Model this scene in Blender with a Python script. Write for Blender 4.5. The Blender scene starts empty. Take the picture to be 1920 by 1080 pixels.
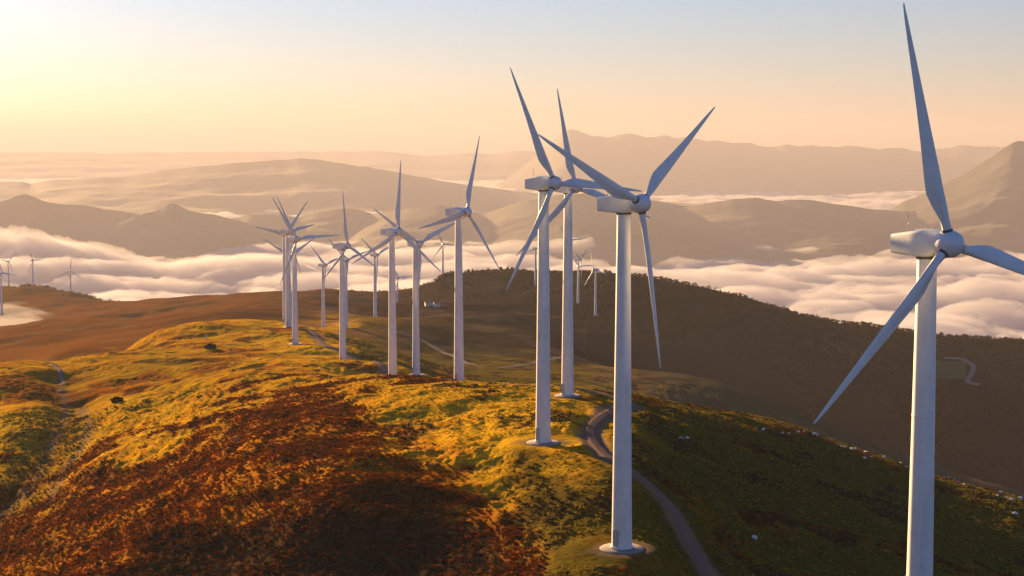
import bpy, math, random
import numpy as np
from mathutils import Vector
random.seed(5); RNG = np.random.default_rng(5)
S = bpy.context.scene
C = S.collection

# ------------------------------------------------------------------ camera (a drone 50 m above the ridge; world origin = camera)
F = 3000.0; PT = math.atan(270/F); CP, SP = math.cos(PT), math.sin(PT)
cam = bpy.data.objects.new('camera', bpy.data.cameras.new('camera')); C.objects.link(cam)
cam.rotation_euler = (math.pi/2 - PT, 0, 0)
cam.data.sensor_width = 36; cam.data.lens = 36*F/1920
cam.data.clip_start = 1; cam.data.clip_end = 90000
S.camera = cam

def ray(px, py):
    """direction (x/y, z/y) seen at a point of the 1920x1080 view"""
    a = (px-960)/F; b = -(py-540)/F
    yy = CP+b*SP
    return a/yy, (-SP+b*CP)/yy

# ------------------------------------------------------------------ numpy noise
_pr = np.random.default_rng(42)
_PERM = np.tile(_pr.permutation(256), 2).astype(np.int32)
_G = _pr.normal(size=(256, 3)).astype(np.float32); _G /= np.linalg.norm(_G, axis=1)[:,None]
_G2 = _G[:,:2].copy(); _G2 /= np.linalg.norm(_G2, axis=1)[:,None]
_GX, _GY, _GZ = (np.ascontiguousarray(_G[:,k]) for k in range(3)); _HX, _HY = np.ascontiguousarray(_G2[:,0]), np.ascontiguousarray(_G2[:,1])
def _fade(t): return t*t*t*(t*(t*6-15)+10)
def noise(x, y, z=0.0):
    if np.ndim(z) == 0:
        x, y = np.broadcast_arrays(np.asarray(x, float), np.asarray(y, float))
        x0, y0 = np.floor(x), np.floor(y); fx, fy = (x-x0).astype(np.float32), (y-y0).astype(np.float32)
        ix, iy = x0.astype(np.int64) & 255, y0.astype(np.int64) & 255; so = int(z*97.3) & 255
        sx, sy = _fade(fx), _fade(fy)
        p0 = (_PERM[ix]+so) & 255; p1 = (_PERM[ix+1]+so) & 255
        def g(p, j, a, b):
            h = _PERM[p+iy+j] if j == 0 else _PERM[(p+iy+1) & 511]
            return _HX[h]*(fx-a)+_HY[h]*(fy-b)
        a = g(p0, 0, 0, 0); a = a+(g(p1, 0, 1, 0)-a)*sx
        b = g(p0, 1, 0, 1); b = b+(g(p1, 1, 1, 1)-b)*sx
        return ((a+(b-a)*sy)*1.5).astype(float)
    x, y, z = np.broadcast_arrays(np.asarray(x, float), np.asarray(y, float), np.asarray(z, float))
    f0 = [np.floor(q) for q in (x, y, z)]; fx, fy, fz = ((q-w).astype(np.float32) for q, w in zip((x, y, z), f0))
    ix, iy, iz = (w.astype(np.int64) & 255 for w in f0); sx, sy, sz = _fade(fx), _fade(fy), _fade(fz)
    P0, P1 = _PERM[ix], _PERM[ix+1]
    Q = {(a, b): _PERM[((P0, P1)[a]+iy+b) & 511] for a in (0, 1) for b in (0, 1)}
    def g(a, b, c):
        h = _PERM[(Q[a, b]+iz+c) & 511]; return _GX[h]*(fx-a)+_GY[h]*(fy-b)+_GZ[h]*(fz-c)
    def l(b, c): u = g(0, b, c); return u+(g(1, b, c)-u)*sx
    def m(c): u = l(0, c); return u+(l(1, c)-u)*sy
    u = m(0); return ((u+(m(1)-u)*sz)*1.6).astype(float)
def fbm(x, y, z=0.0, o=4, gain=.5):
    s = 0; a = 1; f = 1.0
    for k in range(o):
        s = s + a*noise(x*f+k*7.3, y*f-k*3.1, np.asarray(z)*f+k*1.7); a *= gain; f *= 2.03
    return s
def billow(x, y, z=0.0, o=4, gain=.5):
    s = 0; a = 1; f = 1.0; t = 0
    for k in range(o):
        s = s + a*(1-2*np.abs(noise(x*f+k*5.3, y*f-k*9.1, np.asarray(z)*f+k*2.7))); t += a; a *= gain; f *= 2.07
    return s/t
def sstep(a, b, x):
    t = np.clip((x-a)/(b-a), 0, 1); return t*t*(3-2*t)

# ------------------------------------------------------------------ turbines: base x, distance, base z, yaw, rotor phase
TB = [
 ('1', 36.9, 141.9, -53.7, -61.5, 107.4, 1, 'nearest and largest white turbine at the right, its tower running out of the bottom edge'),
 ('2', 14.3, 204.6, -52.5, -41.8, 54.1, 1, 'second nearest white turbine on a round pad beside the curving gravel track'),
 ('3', 5.4, 274.1, -51.6, -48.2, 95.0, 1, 'third nearest white turbine, its base on yellow grass left of the track bend'),
 ('4', 12.0, 342.4, -54.2, -55.7, 109.3, 1, 'white turbine whose tower stands between the second nearest one and its left neighbour'),
 ('5', -13.9, 415.6, -62.5, -34.4, 20.8, 1, 'solitary turbine with thin lower blades, at the brow left of the central group'),
 ('6', -35.4, 470.6, -70.7, -40.9, 7.1, 1, 'turbine with one blade straight up, left of two towers below the yellow brow'),
 ('7', -32.7, 541.2, -78.5, -56.1, 65.7, 1, 'turbine whose blades form a V behind its taller left neighbour, base beside the ridge track'),
 ('8', -64.7, 606.9, -83.5, -27.8, 117.3, 1, 'turbine with upright blade left of the ridge track, small tower just behind it'),
 ('9', -92.4, 677.5, -85.0, -50.2, 87.7, 1, 'nearest of the tight cluster of towers at the left end of the ridge'),
 ('10', -112.6, 790, -89.0, -41.9, 41.6, 1, 'leftmost tower of the tight cluster, one blade pointing flat left'),
 ('11', -126.4, 904.5, -108.1, -48.0, 59.7, 1, 'smallest turbine of the tight cluster, low rotor with V blades behind its neighbours'),
 ('12', -104.6, 745, -85.5, -21.7, 84.1, 1, 'middle tower of the tight cluster, blade pointing up and left'),
 ('8b', -108.8, 1044.1, -120.3, -47.6, 73.3, 1, 'small turbine half hidden right behind the one with the upright blade by the track'),
 ('13', -133.5, 1126.6, -130.0, -34.6, 74.2, 1, 'small turbine alone right of the tight cluster, V blades, base on bright grass'),
 ('14', -97.8, 1138.0, -123.6, -38.5, 68.8, 1, 'small turbine on top of the pale green knoll beyond the ridge track'),
 ('15', -129.3, 1798.6, -195.2, -45.2, 88.8, 1, 'tiny turbine peeping out behind the left tower with the straight upright blade'),
 ('16', -85.2, 1967.3, -167.8, -77.5, 98.5, 1, 'tiny thin turbine rising from the dark tree clump on the ridge shoulder'),
 ('17', 26.2, 1780, -160.7, -43.3, 21.0, 1, 'tiny turbine on the wooded crest just left of the third nearest tower'),
 ('18', 66.5, 1600, -160.2, -26.2, 62.7, 1, 'small turbine on the dark slope with V blades, right of the fourth tower'),
 ('19', 64.6, 1800, -153, -81.9, 84.4, 1, 'tiny turbine mostly hidden behind the fourth tower, only blade ends showing'),
 ('20', 81.5, 1950, -194, -73.5, 86.6, 0, 'tiny turbine behind the crest, overlapped by the small one with V blades'),
 ('21', 81.2, 1545, -166, -146.6, 99.0, 1, 'small turbine turned the other way on the dark slope, nearest left of the second tower'),
 ('22', -828.2, 2623.2, -237.0, -39.6, 42.9, 1, 'faint turbine near the left edge with V blades above the tree line'),
 ('23', -751.8, 2502.3, -226.4, -35.6, 93.1, 1, 'faint turbine behind the skyline tree clump, one blade pointing flat right'),
 ('24', -707.8, 2555.9, -247.4, -69.9, 6.0, 1, 'faint turbine seen almost edge on, rightmost of the group on the left skyline'),
 ('25', -563.9, 1759.1, -186.7, -24.9, 102.3, 0, 'turbine cut by the left edge, its tower standing in the fog'),
]

# ------------------------------------------------------------------ the land: control points (view px, view py, distance) or (px, None, distance, z)
PTS = []
def g(px, py, D): PTS.append((ray(px, py)[0], D, ray(px, py)[1]*D))
def gz(px, D, z): PTS.append((ray(px, 600)[0], D, z))
for p in [
 (960,1080,203),(900,1080,212),(900,950,245),(1020,950,236),(750,1080,224),(600,1080,228),(600,980,243),(600,900,265),(600,820,305),(600,740,390),(600,690,505),(740,850,285),(740,960,245),
 (450,1080,240),(450,960,268),(300,1080,250),(300,1000,275),(300,900,330),(300,800,415),(300,720,520),(300,660,640),(300,622,740),
 (400,603,800),(500,602,830),(400,640,690),(400,760,430),
 (150,1080,268),(150,1000,305),(150,900,370),(150,800,450),(150,720,540),(160,668,620),
 (0,1080,300),(0,1000,340),(0,900,400),(0,800,460),(0,740,520),(0,680,590),(80,676,600),(110,690,600),
 (-300,1100,330),(-300,900,430),(-300,760,560),(-300,700,640),(-700,800,600),(-700,1000,430),(-900,1300,300),
 (1200,900,246),(1150,800,300),(1150,745,355),(1200,741,380),(1300,765,430),(1440,792,470),(1550,825,450),(1640,858,430),(1720,886,410),(1920,940,380),
 (1300,900,285),(1300,1000,240),(1300,1080,212),(1500,900,330),(1500,1000,268),(1500,1080,235),(1720,1000,300),(1720,1080,255),(1920,1010,325),(1920,1080,280),(2300,1100,330),(2300,1030,400),(2700,1200,330),
 (1167,1300,160),(900,1300,165),(500,1300,175),(100,1300,215),(2300,1500,180),(-300,1500,220),(1500,1400,150),
 # path saddle and knoll behind the ridge
 (640,655,640),(700,690,540),(620,625,800),(850,712,430),(1000,719,400),
 (660,605,1080),(750,605,1080),(705,600,1100),(600,620,1050),(700,650,900),(760,690,620),
 # valley behind
 (860,690,800),(860,655,1000),(860,620,1200),(860,585,1450),(1000,690,850),(1000,655,1000),(1000,600,1400),(960,560,1650),
 (1060,672,950),(1060,640,1150),(740,575,1600),(740,600,1350),
 (1150,690,950),(1280,703,950),(1480,772,950),(1720,868,950),(1920,925,930),(2300,1020,900),
 (1150,620,1450),(1150,575,1620),(1300,690,1350),(1300,620,1530),(1480,760,1360),(1480,680,1500),(1720,850,1340),(1720,740,1480),(1920,900,1300),(1920,780,1430),(2300,1000,1250),
 # far crest
 (-700,600,2600),(-300,570,2600),(0,546,2560),(60,546,2560),(130,560,2480),(190,570,2350),(240,577,2200),(300,574,2080),(360,562,2000),(500,551,1950),(630,550,1950),(760,541,1950),(820,530,1950),(900,517,1950),(1000,511,1930),(1070,514,1870),(1130,520,1750),(1200,529,1720),(1300,547,1700),(1400,573,1680),(1500,598,1670),(1600,613,1660),(1720,626,1650),(1920,652,1600),(2300,705,1550),(2700,780,1500),
 # brown shoulder on the left
 (0,620,1430),(0,640,1250),(100,600,1650),(100,615,1450),(100,640,1200),(100,665,1000),(200,640,1080),(200,600,1600),(300,600,1500),(300,590,1700),(450,575,1600),(450,590,1250),(140,596,1800),
]: g(*p)
for p in [
 (0,700,-118),(0,850,-142),(0,1000,-150),(120,720,-112),(250,850,-118),(400,950,-122),(520,930,-118),(500,1080,-126),(-300,800,-140),(-300,1100,-180),(-700,900,-180),(-300,1500,-210),(-700,1600,-240),
 (0,1650,-200),(0,1850,-216),(-300,2000,-230),(60,1850,-212),(0,2150,-220),(60,2250,-215),
 (860,560,-92),(1000,540,-92),(760,520,-86),(1150,520,-90),(1300,570,-108),(1440,600,-124),(1560,600,-140),(1720,580,-150),(1920,560,-160),(2300,600,-170),(1440,720,-140),(1720,720,-185),(1920,700,-190),
 (1280,1100,-185),(1480,1130,-235),(1720,1130,-275),(1920,1120,-280),(2300,1100,-290),
 (-700,3300,-420),(-300,3200,-420),(60,3150,-420),(200,2800,-420),(300,2450,-340),(500,2350,-340),(760,2350,-340),(900,2350,-340),(1000,2330,-345),(1130,2200,-345),(1300,2150,-345),(1500,2080,-345),(1720,2050,-345),(1920,2000,-345),(2300,2000,-350),(2700,2000,-350),
 (-700,4400,-760),(100,4300,-760),(500,3600,-640),(1000,3600,-660),(1500,3400,-650),(2000,3400,-650),(2700,3400,-650),(500,4500,-820),(1500,4500,-820),(2700,4500,-820),
]: gz(*p)
for t in TB:
    if t[6]: PTS.append((t[1]/t[2], t[2], t[3]))
PTS = np.array(PTS)
def _k(r2): return r2*np.log(r2+1e-9)
_X = np.stack([PTS[:,0]*F/400, np.log(PTS[:,1])*4.0], 1)
_n = len(PTS)
_A = np.zeros((_n+3, _n+3)); _d = ((_X[:,None]-_X[None])**2).sum(-1)
_A[:_n,:_n] = _k(_d)+np.eye(_n)*0.004; _A[:_n,_n:] = np.c_[np.ones(_n), _X]; _A[_n:,:_n] = _A[:_n,_n:].T
# interpolate z/D (the steepness of the sight line) : well scaled for near and far
_W = np.linalg.solve(_A, np.r_[PTS[:,2]/PTS[:,1]*3000, 0, 0, 0])
def _tps(q):
    out = np.empty(len(q))
    for i in range(0, len(q), 20000):
        b = q[i:i+20000]
        r2 = (b[:,None,0]-_X[None,:,0])**2+(b[:,None,1]-_X[None,:,1])**2
        out[i:i+20000] = _k(r2)@_W[:_n]+_W[_n]+b@_W[_n+1:]
    return out
# tabulated once, then read with cubic interpolation
_A0, _A1, _NA = -7.0, 7.0, 560
_B0, _B1, _NB = math.log(50)*4, math.log(5200)*4, 560
_ga = np.linspace(_A0, _A1, _NA); _gb = np.linspace(_B0, _B1, _NB)
_TAB = _tps(np.stack([q.ravel() for q in np.meshgrid(_ga, _gb, indexing='ij')], 1)).reshape(_NA, _NB)
def base_z(x, y):
    x, y = np.broadcast_arrays(np.asarray(x, float), np.asarray(y, float))
    a = np.clip((x/y*F/400-_A0)/(_A1-_A0)*(_NA-1), 1, _NA-2.001); b = np.clip((np.log(y)*4-_B0)/(_B1-_B0)*(_NB-1), 1, _NB-2.001)
    ia = a.astype(int); ib = b.astype(int); fa = a-ia; fb = b-ib
    def wts(t): return (-.5*t+t*t-.5*t**3, 1-2.5*t*t+1.5*t**3, .5*t+2*t*t-1.5*t**3, -.5*t*t+.5*t**3)
    wa, wb = wts(fa), wts(fb); out = 0
    for i in range(4):
        for j in range(4): out = out+wa[i]*wb[j]*_TAB[np.minimum(ia+i-1, _NA-1), np.minimum(ib+j-1, _NB-1)]
    return out*y/3000

def unproj(px, py, dmin=120, dmax=2600):
    """first point of the land seen at a view point"""
    u, s = ray(px, py); D = np.geomspace(dmin, dmax, 500)
    b = base_z(u*D, D); hit = np.nonzero(b >= s*D)[0]
    d = D[hit[0]] if len(hit) else dmax
    return u*d, d
def seg_dist(x, y, pts):
    best = np.full(x.shape, 1e9)
    for (ax, ay), (bx, by) in zip(pts[:-1], pts[1:]):
        dx, dy = bx-ax, by-ay; t = np.clip(((x-ax)*dx+(y-ay)*dy)/(dx*dx+dy*dy+1e-9), 0, 1)
        best = np.minimum(best, np.hypot(x-ax-t*dx, y-ay-t*dy))
    return best
def smooth_line(P, n=12):
    P = [P[0]]+list(P)+[P[-1]]; out = []
    for i in range(1, len(P)-2):
        p0, p1, p2, p3 = (np.array(q, float) for q in P[i-1:i+3])
        for t in np.linspace(0, 1, n, endpoint=False):
            out.append(tuple(.5*((2*p1)+(p2-p0)*t+(2*p0-5*p1+4*p2-p3)*t*t+(3*p1-p0-3*p2+p3)*t**3)))
    out.append(tuple(P[-1])); return out
PATHS = {  # name: (view points, dmin, width)
 'service': ([(1400,1180),(1345,1100),(1300,1030),(1262,965),(1225,915),(1175,880),(1130,850),(1108,815),(1120,790),(1150,770)], 120, 2.7),
 'ridge': ([(1150,770),(1180,757),(1130,738),(1060,727),(960,722),(860,716),(790,709),(720,694),(660,672),(615,650),(592,628),(570,615)], 300, 3.2),
 'valley': ([(700,612),(745,622),(800,643),(850,668),(880,683),(920,690),(970,686),(1020,677),(1060,670)], 620, 3.0),
 'field': ([(1770,672),(1800,674),(1820,683),(1826,690),(1822,702),(1814,715),(1824,721),(1838,722)], 1300, 6.0),
 'saddle': ([(100,683),(108,690),(114,698),(121,708)], 400, 1.5),
}
PW = {k: smooth_line([unproj(a, b, dm) for a, b in v], 8) for k, (v, dm, w) in PATHS.items()}
GULLY = smooth_line([unproj(*p, 250) for p in [(108,700),(125,760),(95,830),(60,890),(0,950),(-80,1040)]], 6)
GULLY2 = smooth_line([unproj(*p, 250) for p in [(150,745),(165,800),(130,860),(90,930)]], 6)
TX = [(t[1], t[2]) for t in TB if t[2] < 1200]

def land(x, y, fine=True):
    """height and path mask"""
    x, y = np.broadcast_arrays(np.asarray(x, float), np.asarray(y, float))
    b = base_z(x, y)
    m = np.zeros(x.shape)
    for k, (v, dm, w) in PATHS.items():
        P = PW[k]; xs = [p[0] for p in P]; ys = [p[1] for p in P]
        s = (x > min(xs)-20) & (x < max(xs)+20) & (y > min(ys)-20) & (y < max(ys)+20)
        if s.any(): m[s] = np.maximum(m[s], 1-sstep(w*.5, w*1.6, seg_dist(x[s], y[s], P)))
    for tx, ty in TX:
        s = (np.abs(x-tx) < 14) & (np.abs(y-ty) < 14)
        if s.any(): m[s] = np.maximum(m[s], 1-sstep(4, 11, np.hypot(x[s]-tx, y[s]-ty)))
    gd = seg_dist(x, y, GULLY); g2 = seg_dist(x, y, GULLY2)
    h = -2.6*np.exp(-(gd/7)**2)-1.3*np.exp(-(g2/5)**2)
    near = 1-sstep(700, 1300, y)
    hh = 1.15*fbm(x/38, y/38, .3, 3)*near + 5.0*fbm(x/160, y/160, 4.1, 3)*sstep(900, 1400, y)
    hh = hh + 3.0*billow(x/90, y/90, 2.2, 3)*sstep(1000, 1500, y)
    if fine:
        nn = 1-sstep(600, 1000, y)
        ter = noise(x/26, y/26, b/1.3)*.55+noise(x/9, y/9, b/.55)*.3
        tuft = fbm(x/2.8, y/3.4, 7.7, 4, .6)*.29
        patch = .35+.65*sstep(-.3, .4, noise(x/22+9, y/22, 3.3))
        hh = hh+(ter+tuft*patch)*nn*(.55+.45*sstep(150, 260, y))
    zz = b+h+hh*(1-m*.93)
    for t in TB:
        if t[2] < 1200:
            s = (np.abs(x-t[1]) < 12) & (np.abs(y-t[2]) < 12)
            if s.any(): k = 1-sstep(3.6, 10, np.hypot(x[s]-t[1], y[s]-t[2])); zz[s] = zz[s]*(1-k)+t[3]*k
    return zz, m

# ------------------------------------------------------------------ materials
def nt(name):
    m = bpy.data.materials.new(name); m.use_nodes = True
    N = m.node_tree.nodes; L = m.node_tree.links
    return m, N, L, N['Principled BSDF'], N['Material Output']
def noise_node(N, L, scale, detail=4, rough=.6, coord='Object', vec=None):
    n = N.new('ShaderNodeTexNoise'); n.inputs['Scale'].default_value = scale
    n.inputs['Detail'].default_value = detail; n.inputs['Roughness'].default_value = rough
    if vec is None:
        tc = N.new('ShaderNodeTexCoord'); vec = tc.outputs[coord]
    L.new(vec, n.inputs['Vector']); return n
def mixc(N, L, fac, a, b, mode='MIX'):
    m = N.new('ShaderNodeMix'); m.data_type = 'RGBA'; m.blend_type = mode
    for s, v in ((m.inputs[0], fac), (m.inputs[6], a), (m.inputs[7], b)):
        if hasattr(v, 'is_linked'): L.new(v, s)
        else: s.default_value = v if not isinstance(v, tuple) else (*v, 1)
    return m.outputs[2]
def ramp(N, L, f, p0, p1):
    r = N.new('ShaderNodeMapRange'); r.interpolation_type = 'SMOOTHSTEP'
    L.new(f, r.inputs[0]); r.inputs[1].default_value = p0; r.inputs[2].default_value = p1
    return r.outputs[0]
def bump(N, L, h, strength, dist, normal=None):
    b = N.new('ShaderNodeBump'); b.inputs['Strength'].default_value = strength; b.inputs['Distance'].default_value = dist
    L.new(h, b.inputs['Height'])
    if normal: L.new(normal, b.inputs['Normal'])
    return b.outputs[0]

def paint_mat():
    m, N, L, P, O = nt('turbine_paint')
    tc = N.new('ShaderNodeTexCoord')
    mp = N.new('ShaderNodeMapping'); mp.inputs['Scale'].default_value = (1.2, 1.2, .06); L.new(tc.outputs['Object'], mp.inputs[0])
    n = noise_node(N, L, 1.5, 5, .6, vec=mp.outputs[0])
    n2 = noise_node(N, L, .35, 3)
    c = mixc(N, L, ramp(N, L, n.outputs[0], .3, .75), (.62,.64,.64), (.52,.54,.54))
    c = mixc(N, L, ramp(N, L, n2.outputs[0], .35, .7), c, (.66,.68,.68))
    L.new(c, P.inputs['Base Color']); P.inputs['Roughness'].default_value = .42
    return m
def plain(name, col, rough=.6, metal=0, var=.15, sc=3, bs=0):
    m, N, L, P, O = nt(name)
    n = noise_node(N, L, sc, 5)
    c = mixc(N, L, n.outputs[0], tuple(v*(1-var*2) for v in col), tuple(min(1, v*(1+var*2)) for v in col))
    if rough > .9: P.inputs['Specular IOR Level'].default_value = 0
    L.new(c, P.inputs['Base Color']); P.inputs['Roughness'].default_value = rough; P.inputs['Metallic'].default_value = metal
    if bs: L.new(bump(N, L, n.outputs[0], bs, .1), P.inputs['Normal'])
    return m
M_PAINT = paint_mat()
M_DARK = plain('dark_metal', (.06,.06,.065), .5)
M_DOOR = plain('door_paint', (.30,.33,.36), .5)
M_CONC = plain('concrete', (.24,.21,.18), .85, var=.18, sc=1.4, bs=.3)
M_GRAVEL = plain('gravel', (.15,.108,.082), .95, var=.25, sc=.9, bs=.5)
M_TRACK = plain('pale_track', (.20,.17,.14), .95, var=.2, sc=.3)
M_ROCK = plain('limestone', (.62,.60,.56), .9, var=.2, sc=1.1, bs=.5)
M_DROCK = plain('dark_rock', (.22,.20,.18), .9, var=.2, sc=1.1, bs=.5)
M_BARK = plain('bark', (.07,.05,.035), .9)
M_WALL = plain('render_wall', (.55,.53,.49), .8, sc=.6)
M_ROOF = plain('tile_roof', (.25,.12,.08), .8, sc=.8)
def foliage(name, a, b, sc=.8, transl=.25):
    m, N, L, P, O = nt(name)
    n = noise_node(N, L, sc, 4, .7)
    c = mixc(N, L, ramp(N, L, n.outputs[0], .35, .65), a, b)
    L.new(c, P.inputs['Base Color']); P.inputs['Roughness'].default_value = .9
    P.inputs['Specular IOR Level'].default_value = 0
    t = N.new('ShaderNodeBsdfTranslucent'); L.new(c, t.inputs[0])
    mx = N.new('ShaderNodeMixShader'); mx.inputs[0].default_value = transl
    L.new(P.outputs[0], mx.inputs[1]); L.new(t.outputs[0], mx.inputs[2]); L.new(mx.outputs[0], O.inputs[0])
    return m
M_PINE = foliage('pine_needles', (.012,.014,.008), (.034,.019,.009), .012)
M_BRACKEN = foliage('dead_bracken', (.26,.062,.007), (.11,.035,.007), .25, .12)
M_GRASS = foliage('grass_blades', (.32,.21,.016), (.15,.12,.014), .25)
M_HEATH = foliage('heather', (.035,.026,.016), (.06,.045,.02), .3, .1)

def ground_mat():
    m, N, L, P, O = nt('moorland')
    at = N.new('ShaderNodeAttribute'); at.attribute_name = 'cover'
    sp = N.new('ShaderNodeSeparateColor'); L.new(at.outputs['Color'], sp.inputs[0])
    a2 = N.new('ShaderNodeAttribute'); a2.attribute_name = 'cover2'
    s2 = N.new('ShaderNodeSeparateColor'); L.new(a2.outputs['Color'], s2.inputs[0])
    fine = noise_node(N, L, 1.1, 6, .68); med = noise_node(N, L, .12, 5, .6); med2 = noise_node(N, L, .35, 5, .65)
    big = noise_node(N, L, .012, 5, .6)
    grass = mixc(N, L, ramp(N, L, fine.outputs[0], .35, .65), (.58,.33,.012), (.34,.21,.012))
    grass = mixc(N, L, ramp(N, L, med.outputs[0], .45, .7), grass, (.46,.19,.010))
    green = mixc(N, L, ramp(N, L, fine.outputs[0], .35, .65), (.060,.060,.010), (.028,.032,.007))  # green grass, albedo darkened to stand for shade right of the ridge
    brk = mixc(N, L, ramp(N, L, fine.outputs[0], .34, .66), (.34,.088,.008), (.16,.046,.008))
    brk = mixc(N, L, ramp(N, L, med2.outputs[0], .5, .68), brk, (.10,.075,.018))
    heath_shade_col = mixc(N, L, ramp(N, L, fine.outputs[0], .38, .62), (.045,.030,.016), (.022,.018,.011))  # dark heath tone, also paints the shadow at bottom centre
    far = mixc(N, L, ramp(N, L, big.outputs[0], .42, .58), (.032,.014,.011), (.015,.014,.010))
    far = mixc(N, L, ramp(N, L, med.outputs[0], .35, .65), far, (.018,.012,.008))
    c = mixc(N, L, sp.outputs[0], grass, brk)
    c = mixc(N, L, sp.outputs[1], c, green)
    c = mixc(N, L, sp.outputs[2], c, heath_shade_col)
    rust = N.new('ShaderNodeSeparateXYZ'); tc = N.new('ShaderNodeTexCoord'); L.new(tc.outputs['Object'], rust.inputs[0])
    far = mixc(N, L, ramp(N, L, rust.outputs[0], -60, -330), far, mixc(N, L, med.outputs[0], (.20,.075,.010), (.10,.040,.007)))
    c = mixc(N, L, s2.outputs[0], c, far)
    c = mixc(N, L, s2.outputs[1], c, (.085,.095,.035))
    c = mixc(N, L, s2.outputs[2], c, (.16,.12,.075))
    L.new(c, P.inputs['Base Color']); P.inputs['Roughness'].default_value = .95
    P.inputs['Specular IOR Level'].default_value = 0
    b = bump(N, L, fine.outputs[0], .6, .5)
    L.new(bump(N, L, med2.outputs[0], .35, .6, b), P.inputs['Normal'])
    return m

# ------------------------------------------------------------------ object helpers
def label(o, lab=None, cat=None, group=None, kind=None):
    if lab: o['label'] = lab
    if cat: o['category'] = cat
    if group: o['group'] = group
    if kind: o['kind'] = kind
    return o
def mesh_np(name, V, Fc, mat, smooth=True, attrs=None):
    """V (n,3); Fc (m,k) equal-sized faces"""
    me = bpy.data.meshes.new(name); V = np.asarray(V, np.float32); Fc = np.asarray(Fc, np.int32)
    me.vertices.add(len(V)); me.vertices.foreach_set('co', V.ravel())
    k = Fc.shape[1]; me.loops.add(Fc.size); me.loops.foreach_set('vertex_index', Fc.ravel())
    me.polygons.add(len(Fc)); me.polygons.foreach_set('loop_start', np.arange(0, Fc.size, k, dtype=np.int32))
    me.polygons.foreach_set('use_smooth', np.full(len(Fc), smooth))
    me.update(calc_edges=True)
    for an, col in (attrs or {}).items():
        a = me.color_attributes.new(an, 'FLOAT_COLOR', 'POINT'); a.data.foreach_set('color', np.asarray(col, np.float32).ravel())
    me.materials.append(mat); return me
def link(name, me, parent=None):
    o = bpy.data.objects.new(name, me); C.objects.link(o)
    if parent: o.parent = parent
    return o
def grid_faces(nr, nc):
    i = np.arange(nr*nc).reshape(nr, nc)
    return np.stack([i[:-1,:-1].ravel(), i[:-1,1:].ravel(), i[1:,1:].ravel(), i[1:,:-1].ravel()], 1)
class MB:
    def __init__(s): s.v = []; s.f = []
    def ring(s, pts): i = len(s.v); s.v += [tuple(p) for p in pts]; return list(range(i, i+len(pts)))
    def loft(s, rings, cap=True):
        R = [s.ring(r) for r in rings]; n = len(R[0])
        for a, b in zip(R[:-1], R[1:]):
            for i in range(n): s.f.append((a[i], a[(i+1)%n], b[(i+1)%n], b[i]))
        if cap: s.f.append(tuple(reversed(R[0]))); s.f.append(tuple(R[-1]))
        return s
    def cyl(s, p0, p1, r0, r1=None, n=12):
        p0, p1 = Vector(p0), Vector(p1); r1 = r0 if r1 is None else r1
        d = (p1-p0).normalized(); a = d.orthogonal().normalized(); b = d.cross(a)
        return s.loft([[p+(a*math.cos(t)+b*math.sin(t))*r for t in (2*math.pi*k/n for k in range(n))] for p, r in ((p0, r0), (p1, r1))])
    def box(s, c, d):
        x, y, z = c; a, b, h = (q/2 for q in d)
        return s.loft([[(x-a,y-b,z+w),(x+a,y-b,z+w),(x+a,y+b,z+w),(x-a,y+b,z+w)] for w in (-h, h)])
    def mesh(s, name, mat, smooth=False, angle=40):
        me = bpy.data.meshes.new(name); me.from_pydata(s.v, [], s.f)
        if smooth:
            me.polygons.foreach_set('use_smooth', [True]*len(me.polygons))
            me.update(); me.set_sharp_from_angle(angle=math.radians(angle))
        me.materials.append(mat); me.update(); return me

# ------------------------------------------------------------------ wind turbine
H, LB, OV, TILT = 45.0, 21.3, 2.75, math.radians(4)
def circ(r, z, n=48): return [(r*math.cos(2*math.pi*k/n), r*math.sin(2*math.pi*k/n), z) for k in range(n)]
def tower_mesh():
    m = MB(); zt = H-1.25; rings = [circ(1.36, 0)]
    rad = lambda z: 1.34+(0.86-1.34)*(z/zt)**.95
    for zz in (14.5, 29.5):
        pass
    zs = [0.02, 14.6, 14.63, 14.75, 14.78, 29.4, 29.43, 29.55, 29.58, zt]
    for i, z in enumerate(zs):
        e = .028 if z in (14.63, 14.75, 29.43, 29.55) else 0
        rings.append(circ(rad(z)+e, z))
    m.loft(rings); return m.mesh('tower', M_PAINT, True, 30)
def nacelle_mesh():
    # box body along X (rotor end at +X), rounded section, lower at the tail top
    m = MB(); rings = []
    def sect(x, w, z0, z1, r=.28):
        pts = []
        for cx, cz, a0 in ((w-r, z1-r, 0), (-w+r, z1-r, 90), (-w+r, z0+r, 180), (w-r, z0+r, 270)):
            for k in range(4):
                a = math.radians(a0+30*k); pts.append((x, cx+r*math.cos(a), cz+r*math.sin(a)))
        return pts
    rings = [sect(-3.65, 1.0, -.86, .66, .2), sect(-3.55, 1.12, -.98, .78), sect(-1.2, 1.2, -1.22, 1.0), sect(.55, 1.2, -1.26, 1.16), sect(1.25, 1.08, -1.18, 1.06, .5), sect(1.75, .8, -.85, .85, .6)]
    m.loft(rings); return m.mesh('nacelle', M_PAINT, True, 35)
def spinner_mesh():
    m = MB(); prof = [(-1.0, .80), (-.9, 1.12), (-.2, 1.22), (.35, 1.18), (.8, .98), (1.12, .66), (1.3, .3), (1.36, .05)]
    m.loft([[(x, r*math.cos(2*math.pi*k/24), r*math.sin(2*math.pi*k/24)) for k in range(24)] for x, r in prof])
    return m.mesh('hub', M_PAINT, True, 60)
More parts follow.
